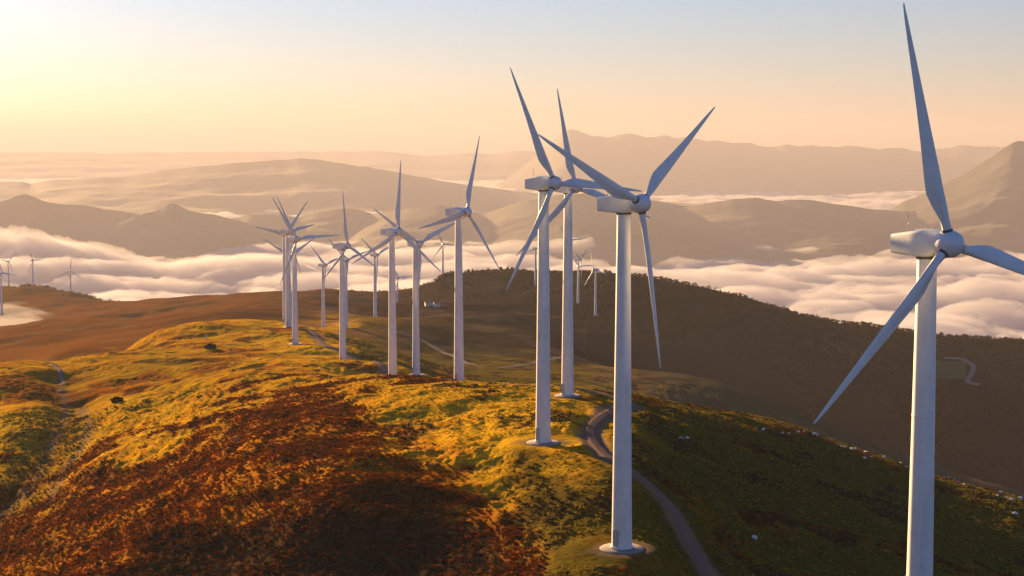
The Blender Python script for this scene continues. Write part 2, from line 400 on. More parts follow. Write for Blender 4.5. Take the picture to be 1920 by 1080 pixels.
def blade_mesh():
    m = MB(); rings = []; n = 16
    st = [(.75,.84,1,0,0),(1.5,.82,1,0,0),(2.4,1.0,.8,.08,14),(3.6,1.5,.45,.22,16),(4.8,1.82,.30,.30,14),(6.2,1.76,.25,.29,11),(9,1.46,.21,.27,7),(12,1.14,.19,.26,4),(15,.85,.18,.25,2),(18,.58,.17,.25,1),(20,.38,.17,.25,0),(21,.22,.17,.25,0),(21.3,.07,.3,.25,0)]
    for s, c, th, off, tw in st:
        a = math.radians(tw+3); pts = []; c = c if s < 2 else c*.92
        for k in range(n):
            t = 2*math.pi*k/n
            u = math.cos(t)*.5*c-off*c*.9; v = math.sin(t)*.5*c*th*(1 if th > .9 else (.55+.45*math.cos(t)) if math.cos(t) < 0 else 1)
            # u in rotor plane (leading edge +Y), v along the axis
            pts.append((u*math.sin(a)+v*math.cos(a)+.006*s, u*math.cos(a)-v*math.sin(a), s))
        rings.append(pts)
    m.loft(rings); return m.mesh('blade', M_PAINT, True, 70)
def make_turbine():
    root = bpy.data.objects.new('wind_turbine', None); C.objects.link(root)
    pad = MB(); pad.loft([circ(2.9, -1.2), circ(2.9, .05), circ(2.8, .10), circ(1.5, .14)]); link('foundation', pad.mesh('foundation', M_CONC, True, 30), root)
    tw = link('tower', tower_mesh(), root)
    fl = MB(); fl.loft([circ(1.52, .20), circ(1.52, .42), circ(1.40, .44)]); link('base_flange', fl.mesh('base_flange', M_PAINT, True, 30), tw)
    dm = MB(); dm.loft([[(a, b, z) for a, b, z in ((-.42,-1.44,.5+s*0),( .42,-1.44,.5),(.42,-1.44,2.5),(.25,-1.44,2.72),(-.25,-1.44,2.72),(-.42,-1.44,2.5))], [(-.42,-1.2,.5),(.42,-1.2,.5),(.42,-1.2,2.5),(.25,-1.2,2.72),(-.25,-1.2,2.72),(-.42,-1.2,2.5)]]) if False else None
    if True:
        dm = MB(); out = [(-.42,.5),(.42,.5),(.42,2.5),(.25,2.72),(-.25,2.72),(-.42,2.5)]
        dm.loft([[(a, y, z) for a, z in out] for y in (-1.37, -1.1)])
    link('door', dm.mesh('door', M_DOOR), tw)
    yb = MB(); yb.loft([circ(.98, H-1.45), circ(.98, H-1.2)]); link('yaw_ring', yb.mesh('yaw_ring', M_DARK, True, 30), tw)
    na = link('nacelle', nacelle_mesh(), root); na.location = (0, 0, H); na.rotation_euler = (0, -TILT*.6, 0)
    mast = MB(); mast.cyl((-2.9,.35,.6), (-2.9,.35,2.3), .035, .02, 8); mast.cyl((-2.9,.35,1.5), (-2.7,.35,1.75), .03, .03, 6); 
    mast.cyl((-2.9,.35,2.25), (-2.9,.35,2.4), .07, .07, 8)
    link('wind_mast', mast.mesh('wind_mast', M_DARK, True), na)
    hat = MB(); hat.box((-.3,0,1.14), (1.3,1.1,.1)); link('roof_hatch', hat.mesh('roof_hatch', M_PAINT), na)
    hb = link('hub', spinner_mesh(), root)
    hc = (OV, 0, H); hb.location = hc; hb.rotation_euler = (0, -TILT, 0)
    bm_ = blade_mesh()
    col = MB(); col.loft([circ(.50, .95, 20), circ(.50, 1.32, 20)]); cm = col.mesh('blade_collar', M_DARK, True, 30)
    for k in range(3):
        b = link('blade', bm_, root); b.location = hc; link('blade_collar', cm, b)
    return root
def copy_tree(o, parent=None):
    c = o.copy(); C.objects.link(c); c.parent = parent
    for ch in list(o.children): copy_tree(ch, c)
    return c
PROTO = make_turbine()
_kids = None
for i, (n, x, y, z, yaw, ph, pin, lab) in enumerate(TB):
    o = PROTO if i == 0 else copy_tree(PROTO)
    gz0 = float(land(np.array([x]), np.array([y]), False)[0][0])
    o.location = (x, y, z if y < 1200 else z)
    o.rotation_euler = (0, 0, math.radians(yaw))
    bl = [c for c in o.children if c.name.split('.')[0] == 'blade']
    for k, b in enumerate(bl): b.rotation_euler = (-math.radians(ph+120*k), -TILT, 0)
    label(o, lab, 'wind turbine', 'white wind turbines along the ridges')

# ------------------------------------------------------------------ the ground sheet
def build_ground():
    us = np.r_[np.linspace(-1200, -130, 90, endpoint=False), np.linspace(-130, 2050, 1090), np.linspace(2050, 3100, 90)[1:]]
    U = (us-960)/F
    D = np.r_[np.geomspace(55, 165, 50, endpoint=False), np.geomspace(165, 880, 760, endpoint=False), np.geomspace(880, 2700, 300, endpoint=False), np.geomspace(2700, 4500, 20)]
    Y, UU = np.meshgrid(D, U, indexing='ij'); X = UU*Y
    Z, M = land(X, Y)
    V = np.stack([X, Y, Z], -1).reshape(-1, 3)
    # cover masks (what grows where, plus shade painted as dark cover), from where each patch of ground lies
    d = Y*CP-Z*SP; px = 960+F*X/d; py = 540-F*(Y*SP+Z*CP)/d
    n1 = fbm(X/14, Y/24, 1.5, 4, .6); n2 = fbm(X/45, Y/70, 8.5, 3)
    w = px+38*n1+40*n2; q = py+26*n1+24*n2
    near = Y < 880
    # terracettes: long thin bands following the flank
    a_, b_ = np.array(unproj(100, 950)), np.array(unproj(520, 850)); e1 = (b_-a_)/np.linalg.norm(b_-a_)
    st = fbm((X*e1[0]+Y*e1[1])/46, (-X*e1[1]+Y*e1[0])/7.5, 2.5, 3, .55)
    q = q+26*st
    # bracken: long wedge on the left flank of the ridge
    line = np.interp(w, [-400,0,120,300,420,520,640,700,860,1000,1100], [960,925,905,850,760,690,740,800,870,1000,1200])
    br = sstep(-55, 50, q-line+22*n1)*(.72+.28*sstep(-.3, .2, n1+st*.7))
    br = np.maximum(br, .75*sstep(20, -25, np.abs(q-np.interp(w, [110,250,330,430], [672,640,615,600]))-10)*(w < 440))
    br = np.maximum(br, .8*sstep(.15, .55, n2+n1*.6)*(px < 900))
    br = np.maximum(br, .7*np.exp(-(((w-560)/120)**2+((q-740)/45)**2)))
    kk = sstep(1080, 1220, w); br = br*(1-kk)+kk*.6*sstep(.25, .7, n1+n2)
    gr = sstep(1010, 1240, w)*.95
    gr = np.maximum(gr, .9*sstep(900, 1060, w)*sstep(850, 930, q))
    gr = np.maximum(gr, .55*np.exp(-(((w-300)/170)**2+((q-690)/45)**2)))
    heath_shade = sstep(-25, 45, q-np.interp(w, [0,200,330,480,620,760,900,1000], [1290,1130,1010,985,950,930,960,1130]))*.95  # bottom-centre shadow painted as a dark heath patch
    heath_shade = np.maximum(heath_shade, sstep(.35, .75, n1*1.1-n2*.5)*.75*sstep(1150, 1350, w))
    heath_shade = np.maximum(heath_shade, sstep(.45, .8, n1*1.2)*.6)
    heath_shade = np.maximum(heath_shade, np.exp(-((np.minimum(seg_dist(X, Y, GULLY)/11, 9))**2))*.5)
    heath_shade = np.maximum(heath_shade, .55*sstep(.2, .6, st)*br)
    heath_shade = np.maximum(heath_shade, .75*np.exp(-(((w-1000)/120)**2+((q-960)/42)**2))*sstep(-.5, .2, n1))
    heath_shade = np.maximum(heath_shade, .6*np.exp(-(((w-870)/200)**2+((q-1040)/60)**2)))  # deepens the painted shadow along the bottom
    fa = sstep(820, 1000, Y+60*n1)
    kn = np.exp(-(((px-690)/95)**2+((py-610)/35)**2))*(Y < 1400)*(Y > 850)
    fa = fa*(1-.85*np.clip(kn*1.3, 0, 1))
    med = np.exp(-(((w-850)/150)**2+((q-660)/50)**2))*(Y > 560)*(Y < 1400)
    gr = np.maximum(gr, .8*sstep(500, 640, Y)*sstep(590, 680, w))
    spur = sstep(1060, 1150, px)*sstep(600, 700, Y)*(1-sstep(1000, 1100, Y))
    fld = ((px > 1752) & (px < 1812) & (py > 676) & (py < 713) & (Y > 1250) & (Y < 1620))*.9
    fld = np.maximum(fld, .35*med); fld = np.maximum(fld, .45*(np.exp(-(((w-1590)/60)**2+((q-660)/22)**2))*(Y > 1200)))
    lt = spur*.28+.25*sstep(.1, .6, n2)*(Y > 900)*(Y < 1500)*(px < 1100)
    vg = 0
    for k_, (v_, dm_, w_) in PATHS.items():
        if dm_ < 1000: vg = np.maximum(vg, 1-sstep(w_*.45, w_*1.15, seg_dist(X, Y, PW[k_])+w_*.35*n1))
    vg = np.maximum(vg, .55*(1-sstep(.6, 2.2, seg_dist(X, Y, GULLY2)+.9*n1))); vg = np.maximum(vg, .5*(1-sstep(.5, 2.4, seg_dist(X, Y, GULLY)+.9*n1)))
    for t in TB:
        if t[2] < 700: vg = np.maximum(vg, .8*(1-sstep(2.6, 5.2, np.hypot(X-t[1], Y-t[2])+1.6*n1)))
    lt = np.maximum(lt, vg*(Y < 1000))
    one = np.ones_like(X)
    A = np.stack([np.clip(br, 0, 1), np.clip(gr*(1-br*.5), 0, 1), np.clip(heath_shade, 0, 1)*(Y < 900), one], -1).reshape(-1, 4)
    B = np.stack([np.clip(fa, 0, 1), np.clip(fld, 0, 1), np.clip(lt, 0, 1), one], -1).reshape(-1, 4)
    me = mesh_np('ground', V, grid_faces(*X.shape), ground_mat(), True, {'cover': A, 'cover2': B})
    o = link('ground', me); label(o, 'rolling moorland ridge of grass and red bracken falling to dark wooded slopes', kind='structure')
    return X, Y, Z, A[:,:3].reshape(*X.shape, 3), M
GX, GY, GZ, GA, GM = build_ground()

# paths: strips laid on the land
for k, (v, dm, w) in PATHS.items():
    P = smooth_line(PW[k], 4); P = np.array(P); T = np.gradient(P, axis=0); T /= np.linalg.norm(T, axis=1)[:,None]+1e-9
    Nn = np.stack([T[:,1], -T[:,0]], 1); rows = []
    offs = np.linspace(-1, 1, 7)
    for j, o_ in enumerate(offs):
        ww = w*.5*(1+.22*noise(P[:,0]/3+j, P[:,1]/3, 1.0)+.15*noise(P[:,0]/11, P[:,1]/11, 5.0+j))
        q = P+Nn*(o_*ww)[:,None]; z = land(q[:,0], q[:,1])[0]
        rows.append(np.c_[q, z+(.16 if dm < 1000 else .7)-(.3 if dm < 1000 else 1.5)*(abs(o_) > .99)])
    R = np.stack(rows, 0)
    me = mesh_np('path', R.reshape(-1, 3), grid_faces(R.shape[0], R.shape[1]), M_GRAVEL if k in ('service', 'ridge') else M_TRACK)
    o = link('path', me)
    label(o, {'service': 'gravel track curving behind the second nearest turbine to the bottom edge', 'ridge': 'brown track running along the ridge top past the turbine row',
      'valley': 'thin pale track crossing the dark valley slope', 'field': 'short pale bend of track beside the small green field', 'saddle': 'short worn footpath over the saddle at the left'}[k], kind='structure')

# ------------------------------------------------------------------ vegetation tufts (uncountable cover)
def tufts(name, mask_fn, n, size, mat, lab, leaves=9, dmax=480, rise=.75):
    w = mask_fn*(GY > 168)*(GY < dmax)*(GM < .15)
    pxx = GX/GY*F+960; w = w*(pxx > -40)*(pxx < 1990)
    idx = np.nonzero(w.ravel() > .12)[0]
    pr = (w.ravel()[idx]*(GY.ravel()[idx]**1.2)); pr /= pr.sum()
    sel = RNG.choice(idx, n, p=pr)
    P = np.stack([GX.ravel()[sel], GY.ravel()[sel], GZ.ravel()[sel]], 1)
    P[:,:2] += RNG.normal(0, .25, (n, 2))
    s = size*RNG.uniform(.55, 1.5, n)
    az = RNG.uniform(0, 2*np.pi, (n, leaves)); ln = s[:,None]*RNG.uniform(.6, 1.2, (n, leaves)); el = RNG.uniform(.25, 1.25, (n, leaves))
    c = P[:,None,:]+np.stack([np.cos(az)*.15*s[:,None], np.sin(az)*.15*s[:,None], np.zeros_like(az)-.05], -1)
    dirv = np.stack([np.cos(az)*np.cos(el), np.sin(az)*np.cos(el), np.sin(el)*rise], -1)*ln[...,None]
    side = np.stack([-np.sin(az), np.cos(az), np.zeros_like(az)], -1)*(ln*.28)[...,None]
    mid = c+dirv*.55+np.array([0, 0, .06])
    tip = c+dirv
    V = np.stack([c, mid-side, tip, mid+side], 2).reshape(-1, 3)
    Fc = np.arange(len(V)).reshape(-1, 4)
    o = link(name, mesh_np(name, V, Fc, mat, False)); label(o, lab, kind='stuff')
tufts('bracken', GA[...,0]**2*(1-GA[...,2]*.6), 40000, .42, M_BRACKEN, 'rust red dead bracken covering the left flank of the ridge')
tufts('grass', (1-GA[...,0])**4, 30000, .30, M_GRASS, 'rough tussocky grass growing over the ridge', 6)
tufts('heather', np.maximum(GA[...,2], .1*(GA[...,1])), 22000, .5, M_HEATH, 'dark heather patches on the ridge, the lowest standing in for shade', 8)

# ------------------------------------------------------------------ trees
def crown_tris(n, h, w, seed, shape='cone'):
    r = np.random.default_rng(seed); out = []
    t = r.uniform(0, 1, n)**.8
    rad = w*(1-t*.85)*r.uniform(.35, 1.0, n) if shape == 'cone' else w*np.sqrt(np.clip(1-(2*t-1)**2, 0.05, 1))*r.uniform(.4, 1.05, n)
    az = r.uniform(0, 2*np.pi, n)
    c = np.stack([rad*np.cos(az), rad*np.sin(az), h*(.18+.82*t)], 1)
    s = w*.42*r.uniform(.6, 1.3, n)
    a = r.normal(size=(n, 3)); a /= np.linalg.norm(a, axis=1)[:,None]; b = np.cross(a, r.normal(size=(n, 3))); b /= np.linalg.norm(b, axis=1)[:,None]
    V = np.stack([c+a*s[:,None], c+b*s[:,None]*.7, c-a*s[:,None], c-b*s[:,None]*.7], 1).reshape(-1, 3)
    return V
# wood: one mass of scrubby pines over the far ridge and its crest
def wood():
    r = np.random.default_rng(11); V = []
    base = [crown_tris(14, 1, .42, 100+i, 'round') for i in range(6)]
    pts = []
    def add(px0, px1, d0, d1, n, hmin, hmax):
        px = r.uniform(px0, px1, n); D = r.uniform(d0, d1, n); x = (px-960)/F*D
        z = land(x, D, False)[0]
        for a, b, c in zip(x, D, z): pts.append((a, b, c, r.uniform(hmin, hmax)))
    def crest(u0, u1, dc0, dc1, n, hmin, hmax):
        px = r.uniform(u0, u1, n); f = (px-u0)/(u1-u0); D = dc0+(dc1-dc0)*f+r.normal(0, 45, n); x = (px-960)/F*D
        z = land(x, D, False)[0]
        k = noise(px/9, 3.0) > -.35
        for a, b, c, kk in zip(x, D, z, k):
            if kk: pts.append((a, b, c, r.uniform(hmin, hmax)))
    crest(815, 1000, 1950, 1930, 700, 3, 6.5); crest(1000, 1130, 1930, 1750, 450, 3, 6); crest(1130, 1960, 1750, 1590, 2600, 2.6, 5.6)
    crest(240, 815, 2150, 1950, 900, 1.2, 2.6); crest(-40, 240, 2560, 2200, 500, 1.5, 3.5)
    add(860, 1100, 1700, 1950, 2500, 2, 4.5); add(1100, 1500, 1450, 1720, 5200, 2, 4.2); add(1480, 1980, 1330, 1640, 6500, 2, 4.2)
    FP = PW['field']; pa = np.array(pts); fd = seg_dist(pa[:,0], pa[:,1], FP); fx = pa[:,0]/pa[:,1]*F+960
    dd = pa[:,1]*CP-pa[:,2]*SP; fy = 540-F*(pa[:,1]*SP+pa[:,2]*CP)/dd
    pn = fbm(pa[:,0]/70, pa[:,1]/70, 5.0, 3); onc = np.abs(fy-np.interp(fx, [0,240,500,820,900,1000,1130,1300,1500,1720,1920], [546,577,551,530,517,511,520,547,598,626,652])) < 7
    keep = (fd > 13) & ((pn > -.22+RNG.normal(0, .12, len(pn))) | onc) & ~((fx > 1745) & (fx < 1815) & (fy > 672) & (fy < 716))
    pts = [p for p, k in zip(pts, keep) if k]
    for i, (x, y, z, h) in enumerate(pts):
        b = base[i % 6]; a = r.uniform(0, 6.28); ca, sa = math.cos(a), math.sin(a); w = r.uniform(.8, 1.5)
        q = np.empty_like(b); q[:,0] = (b[:,0]*ca-b[:,1]*sa)*h*w+x; q[:,1] = (b[:,0]*sa+b[:,1]*ca)*h*w+y; q[:,2] = b[:,2]*h+z-.25*h
        V.append(q)
    V = np.concatenate(V)
    o = link('woodland', mesh_np('woodland', V, np.arange(len(V)).reshape(-1, 4), M_PINE, False))
    label(o, 'dark scrubby pine wood covering the far ridge and its skyline', kind='stuff')
wood()
def pine_meshes(i):
    tm = MB(); h = 1.0
    rings = []
    for z, rr in ((-.05, .045), (.3, .035), (.7, .02), (.95, .006)):
        ox = .02*math.sin(z*5+i)
        rings.append([(ox+rr*math.cos(2*math.pi*k/7), rr*math.sin(2*math.pi*k/7), z) for k in range(7)])
    tm.loft(rings)
    for k in range(6):
        a = k*2.2+i; z = .3+.09*k; tm.cyl((0, 0, z), (.25*math.cos(a), .25*math.sin(a), z+.12), .012, .004, 5)
    V = crown_tris(210, 1, .33, 50+i, 'round' if i % 2 else 'cone')
    return tm.mesh('trunk', M_BARK), mesh_np('crown', V, np.arange(len(V)).reshape(-1, 4), M_PINE, False)
PM = [pine_meshes(i) for i in range(4)]
def pine(px, D, h, lab, i, grp):
    r0 = bpy.data.objects.new('pine_tree', None); C.objects.link(r0)
    x = (px-960)/F*D; z = float(land(np.array([x]), np.array([D]), False)[0][0])
    r0.location = (x, D, z-.1); r0.scale = (h, h, h); r0.rotation_euler = (0, 0, i*1.7)
    link('trunk', PM[i % 4][0], r0); link('crown', PM[i % 4][1], r0)
    label(r0, lab, 'tree', grp)
ti = 0
for px, D, h in [(824,1950,8),(829,1945,9),(834,1952,9.5),(839,1946,10),(845,1950,10),(851,1948,9.5),(856,1955,9),(862,1950,7.5)]:
    pine(px, D, h, 'dark tree in the dense clump at the shoulder of the far ridge', ti, 'trees in the clump on the ridge shoulder'); ti += 1
for px, D, h in [(872,1950,6.5),(878,1950,7),(886,1945,7),(905,1950,6),(915,1948,7),(939,1945,7.5),(952,1940,8),(960,1942,7.5),(972,1940,6.5),(982,1938,6.5),(1030,1900,6),(1060,1850,7),(1145,1745,5.5),(1171,1730,5)]:
    pine(px, D, h, 'small dark tree standing on the skyline of the far wooded ridge', ti, 'trees on the far skyline'); ti += 1
for px, D, h in [(36,2560,8),(42,2555,9),(48,2560,10),(53,2565,9),(60,2560,8),(67,2550,7),(82,2540,7),(87,2540,6),(122,2490,6),(145,2470,5),(154,2460,6),(162,2450,6)]:
    pine(px, D, h, 'dark tree beside the distant turbines on the left skyline', ti, 'trees on the left skyline'); ti += 1

# ------------------------------------------------------------------ small things: rocks, bush, post, farm sheds
def rock_mesh(seed, mat):
    r = np.random.default_rng(seed); nr, nc = 7, 10; V = []
    for i in range(nr):
        ph = math.pi*i/(nr-1)
        for j in range(nc):
            th = 2*math.pi*j/nc; V.append((math.sin(ph)*math.cos(th), math.sin(ph)*math.sin(th), math.cos(ph)))
    V = np.array(V); k = 1+.35*noise(V[:,0]*1.3+seed, V[:,1]*1.3, V[:,2]*1.3+seed)+.15*noise(V[:,0]*3+seed, V[:,1]*3, V[:,2]*3)
    V = V*k[:,None]*np.array([1, .8, .62])
    i = np.arange(nr*nc).reshape(nr, nc); j = np.roll(i, -1, 1)
    Fc = np.stack([i[:-1], j[:-1], j[1:], i[1:]], -1).reshape(-1, 4)
    return mesh_np('rock', V, Fc, mat, False)
RM = [rock_mesh(s, M_ROCK) for s in range(5)]; RD = rock_mesh(9, M_DROCK)
def at(px, py, dm=150):
    x, y = unproj(px, py, dm); return x, y, float(land(np.array([x]), np.array([y]))[0][0])
def rock(px, py, s, lab, grp=None, me=None, dm=150):
    x, y, z = at(px, py, dm); o = link('rock', me or RM[int(px*7) % 5]); o.location = (x, y, z+s*.3); s *= 1.2; o.scale = (s, s*.9, s); o.rotation_euler = (0, 0, px)
    label(o, lab, 'rock', grp)
rock(1431,806,.62,'lone pale rock, uppermost at the left end of the rock line on the dark slope')
rock(1527,823,.75,'largest pale rock with a lower block beside it, near the drooping blade tip')
rock(1415,1009,.55,'single pale flat rock on the dark heather slope, away from the rock line')
rock(1904,968,.5,'pale rock lying alone below the rock line at the right edge')
rock(1289,826,.4,'small grey rock on the green slope right of the second nearest tower')
rock(1276,825,.5,'low grey rock on green grass just right of the thick central tower')
rock(444,826,.62,'brown boulder standing alone in the red bracken of the left flank', me=RD)
for px, py, s in [(1467,815,.4),(1479,817,.32),(1496,818,.42),(1506,817,.42),(1533,826,.5),(1577,839,.34),(1584,842,.4),(1597,848,.5),(1603,849,.36),(1623,854,.6),(1621,864,.42),(1634,863,.3),(1657,864,.5),(1667,864,.5),(1681,870,.55),(1689,876,.34),(1699,880,.42),(1708,877,.36),(1770,897,.5),(1778,897,.5),(1789,901,.55),(1796,905,.6),(1811,908,.5),(1808,914,.36),(1825,911,.42),(1847,920,.42),(1863,924,.5),(1870,930,.36),(1876,928,.45),(1888,934,.4),(1897,938,.5),(1913,940,.6),(1910,934,.4)]:
    rock(px, py, s, 'small pale rock in the broken line along the dark slope edge', 'pale rocks along the slope edge')
def bush(px, py, s, lab):
    x, y, z = at(px, py)
    V = crown_tris(160, 1.0, .75, 77, 'round'); o = link('bush', mesh_np('bush', V, np.arange(len(V)).reshape(-1, 4), M_HEATH, False))
    o.location = (x, y, z-.3*s); o.scale = (s*1.3, s, s); label(o, lab, 'bush')
bush(220, 757, 1.9, 'dark round bush on the sunny grass of the left slope')
bush(395, 657, 2.4, 'low dark shrub patch on the grass below the hill crest')
x, y, z = at(387, 638); pm = MB(); pm.box((0,0,.9), (.5,.4,2.0)); pm.loft([[(-.32,-.27,1.9),(.32,-.27,1.9),(.32,.27,1.9),(-.32,.27,1.9)],[(-.1,-.08,2.2),(.1,-.08,2.2),(.1,.08,2.2),(-.1,.08,2.2)]])
o = link('marker_post', pm.mesh('marker_post', M_ROCK)); o.location = (x, y, z-.2); label(o, 'small pale marker post on the grassy hill crest', 'post')
for (px, py, w, lab) in ((805,580,8,'low white farm shed in the valley, left of its neighbour'), (819,581,5,'small pale hut at the right of the low farm shed')):
    x, y, z = at(px, py, 1000); r0 = bpy.data.objects.new('farm_shed', None); C.objects.link(r0); r0.location = (x, y, z); r0.rotation_euler = (0, 0, .2)
    b = MB(); b.box((0,0,1), (w,5,4)); link('wall', b.mesh('wall', M_WALL), r0)
    b = MB(); b.loft([[(-w/2-.4,-2.9,3.02),(-w/2-.4,2.9,3.02),(-w/2-.4,0,4.4)],[(w/2+.4,-2.9,3.02),(w/2+.4,2.9,3.02),(w/2+.4,0,4.4)]]); link('roof', b.mesh('roof', M_ROOF), r0)
    b = MB(); b.box((w*.1,-2.5,1.1), (1.4,.12,2.1)); link('door', b.mesh('door', M_DOOR), r0)
    label(r0, lab, 'shed')
px, py = 812, 578
xx, yy, zz = at(px, py, 1000); pine(px, yy, 6, 'small dark tree between the two farm sheds in the valley', 3, None) if False else None

# ------------------------------------------------------------------ mountains beyond
def mount_mat():
    m, N, L, P, O = nt('mountain')
    a = noise_node(N, L, .002, 6, .6); b = noise_node(N, L, .01, 5, .6)
    c = mixc(N, L, ramp(N, L, a.outputs[0], .4, .6), (.03,.03,.022), (.05,.042,.03))
    c = mixc(N, L, ramp(N, L, b.outputs[0], .5, .7), c, (.02,.02,.014))
    L.new(c, P.inputs['Base Color']); P.inputs['Roughness'].default_value = .95; return m
M_MT = mount_mat()
def mountain(crest, D, W, lab, skew=0, rough=1.0, step=5):
    low = 270+740/D*F                      # both ends run out under the cloud
    if crest[0][1] < low-20: crest = [(crest[0][0]-520, low), (crest[0][0]-200, (crest[0][1]*1.6+low)/2.6)]+crest
    if crest[-1][1] < low-20: crest = crest+[(crest[-1][0]+200, (crest[-1][1]*1.6+low)/2.6), (crest[-1][0]+520, low)]
    us = np.arange(crest[0][0], crest[-1][0]+1, step, dtype=float)
    cy = np.interp(us, [c[0] for c in crest], [c[1] for c in crest])
    k = np.array([1,2,3,2,1])/9; cy = np.convolve(np.pad(cy, 2, 'edge'), k, 'valid')
    cy0 = np.convolve(np.pad(cy, 5, 'edge'), np.hanning(11)/np.hanning(11).sum(), 'valid')
    cy = cy+rough*(1.0*fbm(us/34+D, us*0+D/777, .5, 3, .45))
    U = np.array([ray(u, c)[0] for u, c in zip(us, cy)]); sl = np.array([ray(u, c)[1] for u, c in zip(us, cy)]); sl0 = np.array([ray(u, c)[1] for u, c in zip(us, cy0)])
    T = np.concatenate([-np.linspace(1, 0, 60)**1.6, np.linspace(0, 1, 14)[1:]])
    TT, UU = np.meshgrid(T, U, indexing='ij')
    Dc = D*(1+skew*(us-us.mean())/1920)+.12*W*fbm(us/420, us*0+3.3, D/999, 2)
    Y = Dc[None]+TT*W; X = UU*Y
    zb = -740.0; e = np.exp(-(TT/.16)**2); zc = (sl*Dc)[None]*e+(sl0*Dc)[None]*(1-e)
    prof = (1-np.abs(TT))**1.25
    rid = billow((X+Y*.6)/(W*.5), (Y-X*.3)/(W*.45), D/500, 4, .5)
    Z = zb+(zc-zb)*np.clip(prof, 0, 1)+(zc-zb)*.09*(rid-.2)*np.sin(np.pi*np.clip(np.abs(TT), 0, 1))
    V = np.stack([X, Y, Z], -1).reshape(-1, 3)
    o = link('mountain', mesh_np('mountain', V, grid_faces(*X.shape), M_MT)); label(o, lab, kind='structure')
mountain([(-300,290),(0,286),(170,286),(200,288),(260,286),(400,285),(640,284),(720,284),(800,292),(850,290),(880,286),(920,290),(960,284),(1000,283),(1060,290),(1130,300),(1200,320)], 34000, 6000, 'faint flat-topped range on the left horizon')
mountain([(840,400),(900,362),(950,335),(985,308),(1005,292),(1020,278),(1040,262),(1050,248),(1062,240),(1075,240),(1090,246),(1110,252),(1140,255),(1165,251),(1185,251),(1215,258),(1238,258),(1250,255),(1268,262),(1284,254),(1300,258),(1325,264),(1345,262),(1375,270),(1400,269),(1430,276),(1470,271),(1510,275),(1560,272),(1625,280),(1690,277),(1720,284),(1760,279),(1800,274),(1840,277),(1880,275),(1960,280),(2300,290)], 26000, 5000, 'jagged pale violet range on the right horizon', rough=3.2)
mountain([(-300,350),(-60,340),(40,341),(58,345),(85,338),(170,334),(230,332),(300,320),(400,309),(500,301),(540,299),(565,296),(600,300),(640,306),(700,315),(760,326),(840,342),(900,350),(1000,362)], 17500, 3600, 'broad hazy yellow hill range behind the left clouds')
mountain([(-400,400),(-150,385),(0,378),(20,372),(38,364),(50,364),(80,377),(110,383),(160,385),(200,393),(240,398),(270,404),(320,420),(380,440)], 11130, 1470, 'dusky violet hill rising from cloud at the far left')
mountain([(150,450),(200,425),(235,414),(262,402),(290,396),(303,391),(314,383),(322,379),(330,380),(345,391),(360,397),(400,401),(425,409),(450,414),(480,424),(520,440),(560,452)], 10500, 1176, 'pointed dark hill rising from the cloud sea on the left')
mountain([(400,420),(440,408),(470,403),(500,402),(530,404),(552,407),(575,404),(600,397),(640,391),(662,390),(690,398),(720,406),(750,413),(790,425),(840,438)], 11970, 1365, 'double rounded hill behind the far end of the turbine row')
mountain([(620,430),(690,402),(740,394),(790,388),(820,384),(860,390),(890,398),(915,398),(950,386),(985,376),(1020,371),(1060,364),(1110,362),(1160,368),(1210,374),(1240,378),(1270,384),(1310,388),(1350,396),(1420,410),(1500,425),(1600,440)], 12000, 2300, 'long hill range in warm haze behind the central turbines')
mountain([(1180,402),(1240,394),(1300,386),(1340,378),(1380,373),(1420,371),(1455,377),(1490,374),(1530,376),(1560,382),(1600,387),(1640,393),(1700,396),(1800,400),(1960,410)], 11600, 2300, 'low brown ridge in haze on the right of the central turbines')
mountain([(1600,440),(1640,415),(1665,398),(1690,380),(1720,368),(1760,348),(1790,336),(1820,318),(1845,303),(1865,290),(1885,275),(1900,266),(1913,262),(1925,266),(1950,278),(1990,275),(2040,300),(2120,330),(2300,380)], 11970, 2100, 'steep dark peak rising at the right edge')
mountain([(960,470),(1020,445),(1060,434),(1100,424),(1130,421),(1165,424),(1200,412),(1230,412),(1262,424),(1285,427),(1320,437),(1350,445),(1390,450),(1440,458),(1500,452),(1560,440),(1620,432),(1700,430),(1800,440),(1960,450),(2200,470)], 10200, 900, 'darker foothills at the edge of the cloud sea on the right')

# ------------------------------------------------------------------ sea of cloud filling the valleys
def cloud_mat(dens=.0075, name='cloud', alb=.55):
    m = bpy.data.materials.new(name); m.use_nodes = True; N = m.node_tree.nodes; L = m.node_tree.links
    N.remove(N['Principled BSDF']); v = N.new('ShaderNodeVolumePrincipled')
    v.inputs['Color'].default_value = (alb, alb*1.03, alb*1.22, 1); v.inputs['Density'].default_value = dens; v.inputs['Anisotropy'].default_value = .3
    L.new(v.outputs[0], N['Material Output'].inputs['Volume']); return m
def slab(V, nr, nc, zb):
    """close a height sheet into a solid body of cloud"""
    n = nr*nc; i = np.arange(n).reshape(nr, nc); B = V.copy(); B[:,2] = zb
    top = grid_faces(nr, nc); bot = top[:,::-1]+n
    rim = np.r_[i[0,:], i[1:,-1], i[-1,-2::-1], i[-2:0:-1,0]]; nx = np.roll(rim, -1)
    return np.r_[V, B], np.r_[top, bot, np.stack([nx, rim, rim+n, nx+n], 1)]
M_CL = cloud_mat(); M_FOG = cloud_mat(.004, 'fog', .30)
